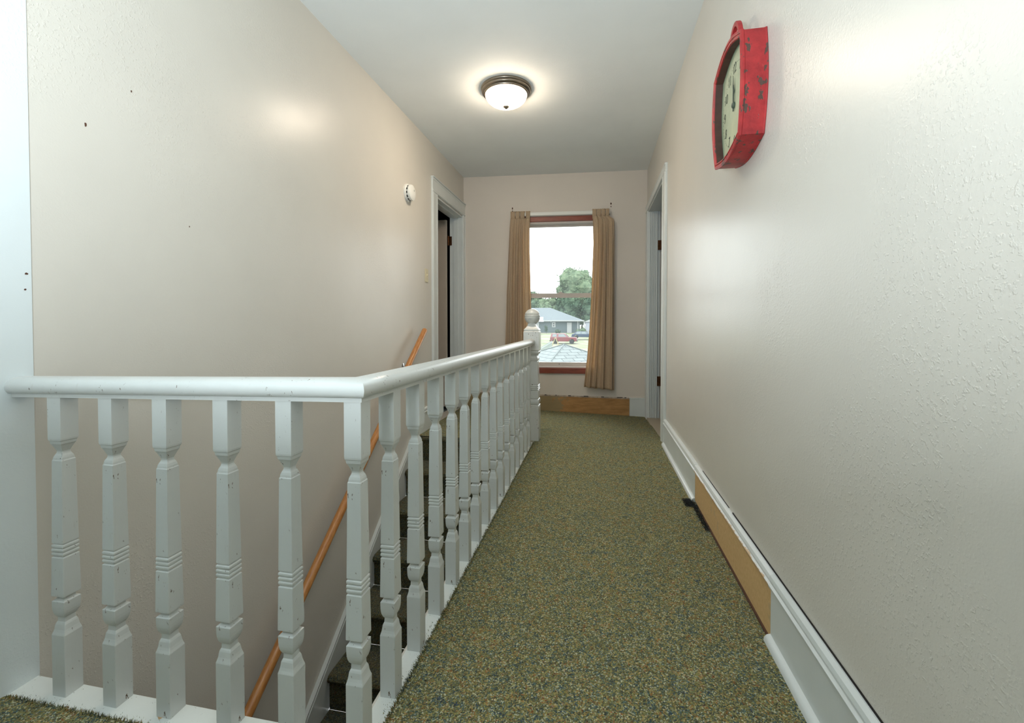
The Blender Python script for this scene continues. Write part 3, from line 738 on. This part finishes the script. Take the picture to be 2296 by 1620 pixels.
m=MB(); ic=[(AX+(c_[0]-AX)*.93,AY+(c_[1]-AY)*.93) for c_ in cor]; m.hexa([(x,y,-3.05) for x,y in ic],[(x,y,AZ-pit*Ld*.95) for x,y in ic]); m.build('wall',bluewall,gar)
m=MB(); m.loft([[tuple(Vector(c_)+Vector((0,0,-.16))) for c_ in cor],[tuple(Vector(c_)+Vector((0,0,-.005))) for c_ in cor]]); m.build('fascia',white,gar)
m=MB()
for i in range(4): 
    m.tube([tuple(Vector(cor[i])+Vector((0,0,.012))),(AX,AY,AZ+.012)],.012,6)
m.build('hip_cap',plain('hip_shingle',(160,170,170),.95),gar)
# grey-blue house
hs=thing('house','blue grey single storey house with pale hip roof beyond the parked cars','house',(-13,115,gz(0,115)))
gzh=-1.72; EV=1.35
m=MB(); m.box(-24,-4.6,110,124,gzh-.6,EV); m.build('wall',bluewall,hs)
m=MB(); ax0,ax1=-26,-3.4; ya_,yb_=109.0,125.; rx0,rx1=-20,-12.2
A_=[(ax0,ya_,EV),(ax1,ya_,EV),(ax1,yb_,EV),(ax0,yb_,EV)]; R0,R1=(rx0,117,4.75),(rx1,117,4.75)
m.add(A_+[R0,R1],[(0,1,5,4),(1,2,5),(2,3,4,5),(3,0,4),(3,2,1,0)]); m.build('roof',farroof,hs)
m=MB(); m.box(ax0,ax1,ya_-.02,ya_+.05,EV-.22,EV+.06); m.box(ax1-.05,ax1+.02,ya_,yb_,EV-.22,EV+.06); m.build('fascia',white,hs)
for (a,b) in ((-4.75,-4.5),(-14.75,-14.3)):
    m=MB(); m.box(a,b,109.85,110.0,gzh,EV-.2); m.build('corner_trim',white,hs)
m=MB(); m.box(-11.0,-10.15,109.85,110.0,-.35,.95); wn=m.build('window',white,hs)
dpm=plain('dark_pane',(70,80,90),.3)
for (z0,z1) in ((-.12,.2),(.40,.72)):
    m=MB(); m.box(-10.75,-10.4,109.78,109.86,z0,z1); m.build('pane',dpm,wn)
m=MB(); m.box(-7.25,-6.1,109.85,110.,gzh,.85); m.build('door',white,hs)
m=MB(); m.box(-15.2,-14.85,109.82,110,gzh+.2,.9); m.build('window',white,hs)
# white building
wb=thing('white_shed','white building edge beside the right curtain, past the blue car','building',(1,104,gz(0,104)))
m=MB(); m.box(-2.6,5,102,110,-3,1.0); m.build('wall',plain('white_siding',(222,228,240),.7,var=.05,scale=1),wb)
m=MB(); m.add([(-2.9,101.7,1.0),(5.3,101.7,1.0),(5.3,110.3,1.0),(-2.9,110.3,1.0),(-2.9,106,1.6),(1.2,101.7,2.6),(1.2,110.3,2.6)],[(0,1,5),(0,5,6,3),(1,2,6,5),(2,3,6)]); m.build('roof',white,wb)
m=MB(); m.box(-2.95,-2.65,101.85,102.05,-3,1.0); m.build('corner_trim',white,wb)

# foliage
leafA=NT('tree_leaves'); leafA.base(leafA.ramp(leafA.noise(.9,4,.7),[(.3,lin((112,140,112))),(.55,lin((156,178,140))),(.75,lin((192,204,168)))])); leafA.set(rough=.9,spec=.1); M['leaf']=leafA.m
leafB=NT('dark_leaves'); leafB.base(leafB.ramp(leafB.noise(.7,4,.7),[(.3,lin((78,106,88))),(.55,lin((118,146,118))),(.75,lin((156,176,144)))])); leafB.set(rough=.9,spec=.1); M['leafd']=leafB.m
bark=plain('bark',(96,84,70),.9,var=.3)
def crown(m,c,rad,blobs,leaves,ls,rnd):
    cs=[]
    for k in range(blobs):
        a=rnd.uniform(0,2*PI); e=rnd.uniform(-.9,1.); q=rnd.uniform(.35,.72)
        p=Vector((math.cos(a)*math.cos(e)*rad[0]*q,math.sin(a)*math.cos(e)*rad[1]*q,math.sin(e)*rad[2]*q))+Vector(c)
        r=rnd.uniform(.28,.45)*min(rad); cs.append((p,r))
        rr=[]
        NN,MM=8,6
        for j in range(MM+1):
            f=-PI/2+PI*j/MM; rr.append([tuple(p+Vector((math.cos(f)*math.cos(2*PI*i/NN),math.cos(f)*math.sin(2*PI*i/NN),math.sin(f)))*r*rnd.uniform(.78,1.08)) for i in range(NN)])
        m.loft(rr)
    for k in range(leaves):
        p,r=cs[rnd.randrange(len(cs))]
        d=Vector((rnd.gauss(0,1),rnd.gauss(0,1),rnd.gauss(0,1))).normalized(); q=p+d*r*rnd.uniform(.9,1.35)
        a=Vector((rnd.gauss(0,1),rnd.gauss(0,1),rnd.gauss(0,1))).normalized(); b=a.cross(d)
        if b.length<.1: continue
        b.normalize(); s_=ls*rnd.uniform(.5,1.2)
        m.add([tuple(q-a*s_),tuple(q+b*s_*.5),tuple(q+a*s_),tuple(q-b*s_*.5)],[(0,1,2,3)])
def tree(name,label,x,y,h,rx,rz,mat,seed,group=None,blobs=22,leaves=1800,ls=.35,cz=None):
    rnd=random.Random(seed); g=gz(x,y)
    th=thing(name,label,'tree',(x,y,g),group=group)
    m=MB(); m.tube([(x,y,g-.1),(x+.1,y,g+h*.3),(x,y,g+h*.7)],[rx*.09,rx*.06,rx*.03],8); m.build('trunk',bark,th)
    m=MB(); crown(m,(x,y,g+h-rz),(rx,rx,rz),blobs,leaves,ls,rnd); m.build('crown',mat,th)
# big pale tree high above the hedge, small one at left
tree('broadleaf_tree','tall pale green tree rising above the window sash',-6.6,150,22.0,7.2,8.6,M['leaf'],5,blobs=60,leaves=7000,ls=.42)
tree('broadleaf_tree','small pale tree top at the left edge of the window view',-21.0,150,14.5,3.0,5.5,M['leaf'],8,blobs=18,leaves=1600,ls=.4)
spots=[(-27,140,9.5),(-23,138,10.3),(-19,139,10.0),(-15,137,10.6),(-11.5,139,10.8),(-8,136,11.2),(-4.5,138,11.3),(-1,135,11.6),(2.5,136,11.0),(6.5,138,11.5)]
for i,(x,y,h) in enumerate(spots):
    h+=1.0
    tree('hedgerow_tree','dense green tree in the row behind the blue grey house',x,y,h,3.9,6.2,M['leafd'] if i%3 else M['leaf'],20+i,'row of trees behind the house',blobs=60,leaves=3600,ls=.4)
def shrub(label,x,y,r,h,mat,seed,n=1200):
    rnd=random.Random(seed); th=thing('shrub',label,'shrub',(x,y,gz(x,y)))
    m=MB(); m.tube([(x,y,gz(x,y)-.1),(x,y,gz(x,y)+h*.6)],.06,6); m.build('stem',bark,th)
    m=MB(); crown(m,(x,y,gz(x,y)+h*.5),(r,r,h*.55),16,n,.14,rnd); m.build('foliage',mat,th)
shrub('round green shrub beside the corner of the blue grey house',-3.35,99.3,1.3,1.85,M['leaf'],51)
shrub('slim dark upright shrub against the blue grey house wall',-12.2,107.5,.45,2.2,M['leafd'],52,500)
shrub('low dark shrub by the house wall above the red vehicle',-9.3,107,.9,1.0,M['leafd'],53,500)

# vehicles
def wheel(parent,x,y,r,w,car_tyre,hub):
    m=MB(); s=1 if y>0 else -1
    m.lathe([(-w/2,r*.62),(-w/2,r*.93),(-w*.35,r),(w*.35,r),(w/2,r*.93),(w/2,r*.62)],(x,y,r),28,'y')
    o=m.build('wheel',car_tyre,parent,local=True,smooth=True)
    m=MB(); m.lathe([(-w*.42,r*.62),(-w*.40,r*.3),(-w*.45,.05),(w*.45,.05),(w*.40,r*.3),(w*.42,r*.62)],(x,y,r),20,'y'); m.build('hub',hub,o,local=True)
tyre=plain('tyre_rubber',(44,44,46),.8); hubm=plain('alloy_wheel',(196,192,188),.35,.7); glassd=plain('car_glass',(112,136,140),.08,spec=.9); bumper=plain('dark_bumper',(70,74,80),.6)
def vehicle(name,label,loc,rz,body,L,W,Hb,Hc,prof,cab,wins,wx,wr,bmat=None,ground=.0):
    th=thing(name,label,'vehicle',loc,rz)
    m=MB(); m.prism(prof,lambda p,k:(p[0],(W/2 if k else -W/2),p[1])); m.build('body',body,th,local=True,bevel=.06,seg=3)
    m=MB(); a,b,c,d=cab; yb=W/2-.05; yt=W/2-.2
    m.hexa([(a[0],-yb,a[1]),(b[0],-yb,b[1]),(b[0],yb,b[1]),(a[0],yb,a[1])],[(d[0],-yt,d[1]),(c[0],-yt,c[1]),(c[0],yt,c[1]),(d[0],yt,d[1])])
    m.build('cabin',body,th,local=True,bevel=.05,seg=2)
    for s in (-1,1):
        for w in wins:
            f=lambda p:(p[0],s*(yb+.012-(yb-yt)*(p[1]-a[1])/(d[1]-a[1])),p[1])
            m=MB(); m.loft([[f(p) for p in w],[(f(p)[0],f(p)[1]-s*.03,p[1]) for p in w]]); m.build('side_window',glassd,th,local=True)
    m=MB(); k=.12; lb=lambda t:(lerp(b[0],c[0],t)+.012,lerp(yb,yt,t)-.08,lerp(b[1],c[1],t)); p0,p1=lb(.12),lb(.88)
    m.hexa([(p0[0]-.04,-p0[1],p0[2]),(p0[0],-p0[1],p0[2]),(p0[0],p0[1],p0[2]),(p0[0]-.04,p0[1],p0[2])],[(p1[0]-.04,-p1[1],p1[2]),(p1[0],-p1[1],p1[2]),(p1[0],p1[1],p1[2]),(p1[0]-.04,p1[1],p1[2])]); m.build('windshield',glassd,th,local=True)
    for x in wx:
        for s in (-1,1):
            wheel(th,x,s*(W/2-.12),wr,.24,tyre,hubm)
    for s in (-1,1):
        m=MB(); m.box(L/2-.10,L/2+.012,s*(W/2-.20)-.14,s*(W/2-.20)+.14,Hb-.36,Hb-.16); m.build('headlight',plain('headlight',(232,232,226),.2),th,local=True,bevel=.02)
    m=MB(); m.box(L/2-.06,L/2+.12,-W/2+.02,W/2-.02,.42,.66); m.build('front_bumper',bmat or bumper,th,local=True,bevel=.04)
    m=MB(); m.box(-L/2-.10,-L/2+.06,-W/2+.02,W/2-.02,.42,.64); m.build('rear_bumper',bmat or bumper,th,local=True,bevel=.04)
    return th
redp=plain('red_car_paint',(168,54,66),.3,spec=.6); bluep=plain('blue_car_paint',(58,84,122),.3)
def arch(x,r,z,n=9): return [(x-r*math.cos(PI*k/n),max(z,.36+ r*math.sin(PI*k/n))) for k in range(n+1)]
L=4.7
prof=[(-2.35,.42)]+arch(-1.42,.48,.42)+arch(1.45,.48,.42)+[(2.3,.45),(2.36,.7),(2.34,1.02),(2.2,1.12),(.75,1.20),(-2.32,1.20),(-2.36,.9)]
gx=gz(-5.7,78)
vehicle('red_truck','red four wheel drive vehicle parked in front of the house',(-5.78,78.6,gx),0,redp,L,1.75,1.12,1.8,prof,((-2.3,1.15),(.95,1.15),(.25,1.80),(-2.15,1.82)),
    [[(-1.95,1.24),(-1.2,1.24),(-1.2,1.70),(-1.88,1.70)],[(-.85,1.24),(.55,1.24),(.10,1.70),(-.85,1.70)]],(-1.42,1.45),.40)
prof=[(-2.3,.35)]+arch(-1.4,.40,.35)+arch(1.4,.40,.35)+[(2.2,.38),(2.3,.6),(2.25,.82),(1.2,.95),(-1.9,1.0),(-2.28,.92)]
gx=gz(-2.,88)
vehicle('blue_car','blue car parked beyond the red vehicle, partly behind the curtain',(-2.55,88,gx+.15),0,bluep,4.55,1.7,.86,1.45,prof,((-2.0,.95),(1.2,.95),(.35,1.45),(-1.3,1.47)),
    [[(-1.55,1.0),(-.55,1.0),(-.5,1.38),(-1.2,1.38)],[(-.4,1.0),(.75,1.0),(.25,1.38),(-.4,1.38)]],(-1.4,1.4),.33,bluep)
# sawhorse
th=thing('sawhorse','pale wooden A-frame stand on the grass in front of the red vehicle','stand',(-6.45,70,-3.0))
pine=plain('pale_pine',(226,208,150),.7)
for dx in (-.5,.5):
    for dy in (-.35,.35):
        m=MB(); m.hexa([(-6.45+dx*1.25-.06,70+dy-.05,-3.0),(-6.45+dx*1.25+.06,70+dy-.05,-3.0),(-6.45+dx*1.25+.06,70+dy+.05,-3),(-6.45+dx*1.25-.06,70+dy+.05,-3)],
            [(-6.45+dx*.15-.06,70+dy*.3-.05,-1.65),(-6.45+dx*.15+.06,70+dy*.3-.05,-1.65),(-6.45+dx*.15+.06,70+dy*.3+.05,-1.65),(-6.45+dx*.15-.06,70+dy*.3+.05,-1.65)]); m.build('leg',pine,th)
m=MB(); m.box(-6.6,-6.3,69.7,70.3,-1.68,-1.55); m.build('beam',pine,th)
# picket fence going away
th=thing('picket_fence','pale picket fence running away behind the newel post top','fence',(-6.1,48,-3.0))
pick=plain('pale_green_picket',(196,212,204),.7)
m=MB()
for zz in (-2.75,-2.1): m.hexa([(-5.95,40,zz),(-5.88,40,zz),(-6.55,66,zz),(-6.62,66,zz)],[(-5.95,40,zz+.1),(-5.88,40,zz+.1),(-6.55,66,zz+.1),(-6.62,66,zz+.1)])
m.build('fence_rail',pick,th)
for k in range(40):
    t_=k/39; x=lerp(-5.93,-6.6,t_); y=lerp(40,66,t_); m=MB(); m.box(x-.02,x+.02,y-.05,y+.05,-3.02,-1.85); m.build('picket',pick,th)
# low shed with a pale gable
th=thing('garden_shed','small low shed with a pale roof between the fence and the shingled roof','shed',(-3.9,25,-3.0))
m=MB(); m.box(-5.4,-3.0,24,26.5,-3.0,-1.0); m.build('wall',bluewall,th)
m=MB(); m.add([(-5.7,23.8,-1.1),(-2.6,23.8,-1.1),(-2.6,26.7,-1.1),(-5.7,26.7,-1.1),(-4.1,23.8,-.42),(-4.1,26.7,-.42)],[(0,1,4),(1,2,5,4),(2,3,5),(3,0,4,5),(3,2,1,0)]); m.build('roof',farroof,th)
m=MB(); m.tube([(-2.55,23.78,-1.1),(-4.1,23.78,-.38),(-5.75,23.78,-1.1)],.06,6); m.build('barge_board',white,th)

# ------------------------------------------------------------------ light
w=bpy.data.worlds.new('sky'); sc.world=w; w.use_nodes=True
nt=w.node_tree; bg=nt.nodes['Background']; bg.inputs[0].default_value=(.93,.97,1,1)
# overcast sky, brighter overhead than at the horizon
tc=nt.nodes.new('ShaderNodeTexCoord'); sx=nt.nodes.new('ShaderNodeSeparateXYZ'); nt.links.new(tc.outputs['Generated'],sx.inputs[0])
mr=nt.nodes.new('ShaderNodeMapRange'); mr.inputs[1].default_value=0; mr.inputs[2].default_value=1; mr.inputs[3].default_value=4.2; mr.inputs[4].default_value=6.0
nt.links.new(sx.outputs[2],mr.inputs[0]); nt.links.new(mr.outputs[0],bg.inputs[1])
def area(name,loc,rot,sx,sy,power,color):
    l=bpy.data.lights.new(name,'AREA'); l.shape='RECTANGLE'; l.size=sx; l.size_y=sy; l.energy=power; l.color=color
    o=bpy.data.objects.new(name,l); COL.objects.link(o); o.location=loc; o.rotation_euler=rot; return o
# the photographer's flash bounced off the ceiling from beside the camera
area('bounce_flash',(-.50,-.20,1.02),(PI-.34,0,0),.30,.30,44,(.83,.93,1))

# ------------------------------------------------------------------ camera
cam=bpy.data.cameras.new('camera'); co=bpy.data.objects.new('camera',cam); COL.objects.link(co)
Fp=985.; cam.sensor_width=36; cam.sensor_fit='HORIZONTAL'; cam.lens=Fp/2296*36; cam.clip_start=.02; cam.clip_end=600
cam.shift_y=-(810-740.3)/2296
co.location=(0,0,.96); co.rotation_euler=(PI/2-math.radians(1.09),0,math.atan(190/Fp))
sc.camera=co
sc.view_settings.view_transform='Standard'; sc.view_settings.look='None'; sc.view_settings.exposure=0.38; sc.view_settings.gamma=1; sc.view_settings.use_curve_mapping=False
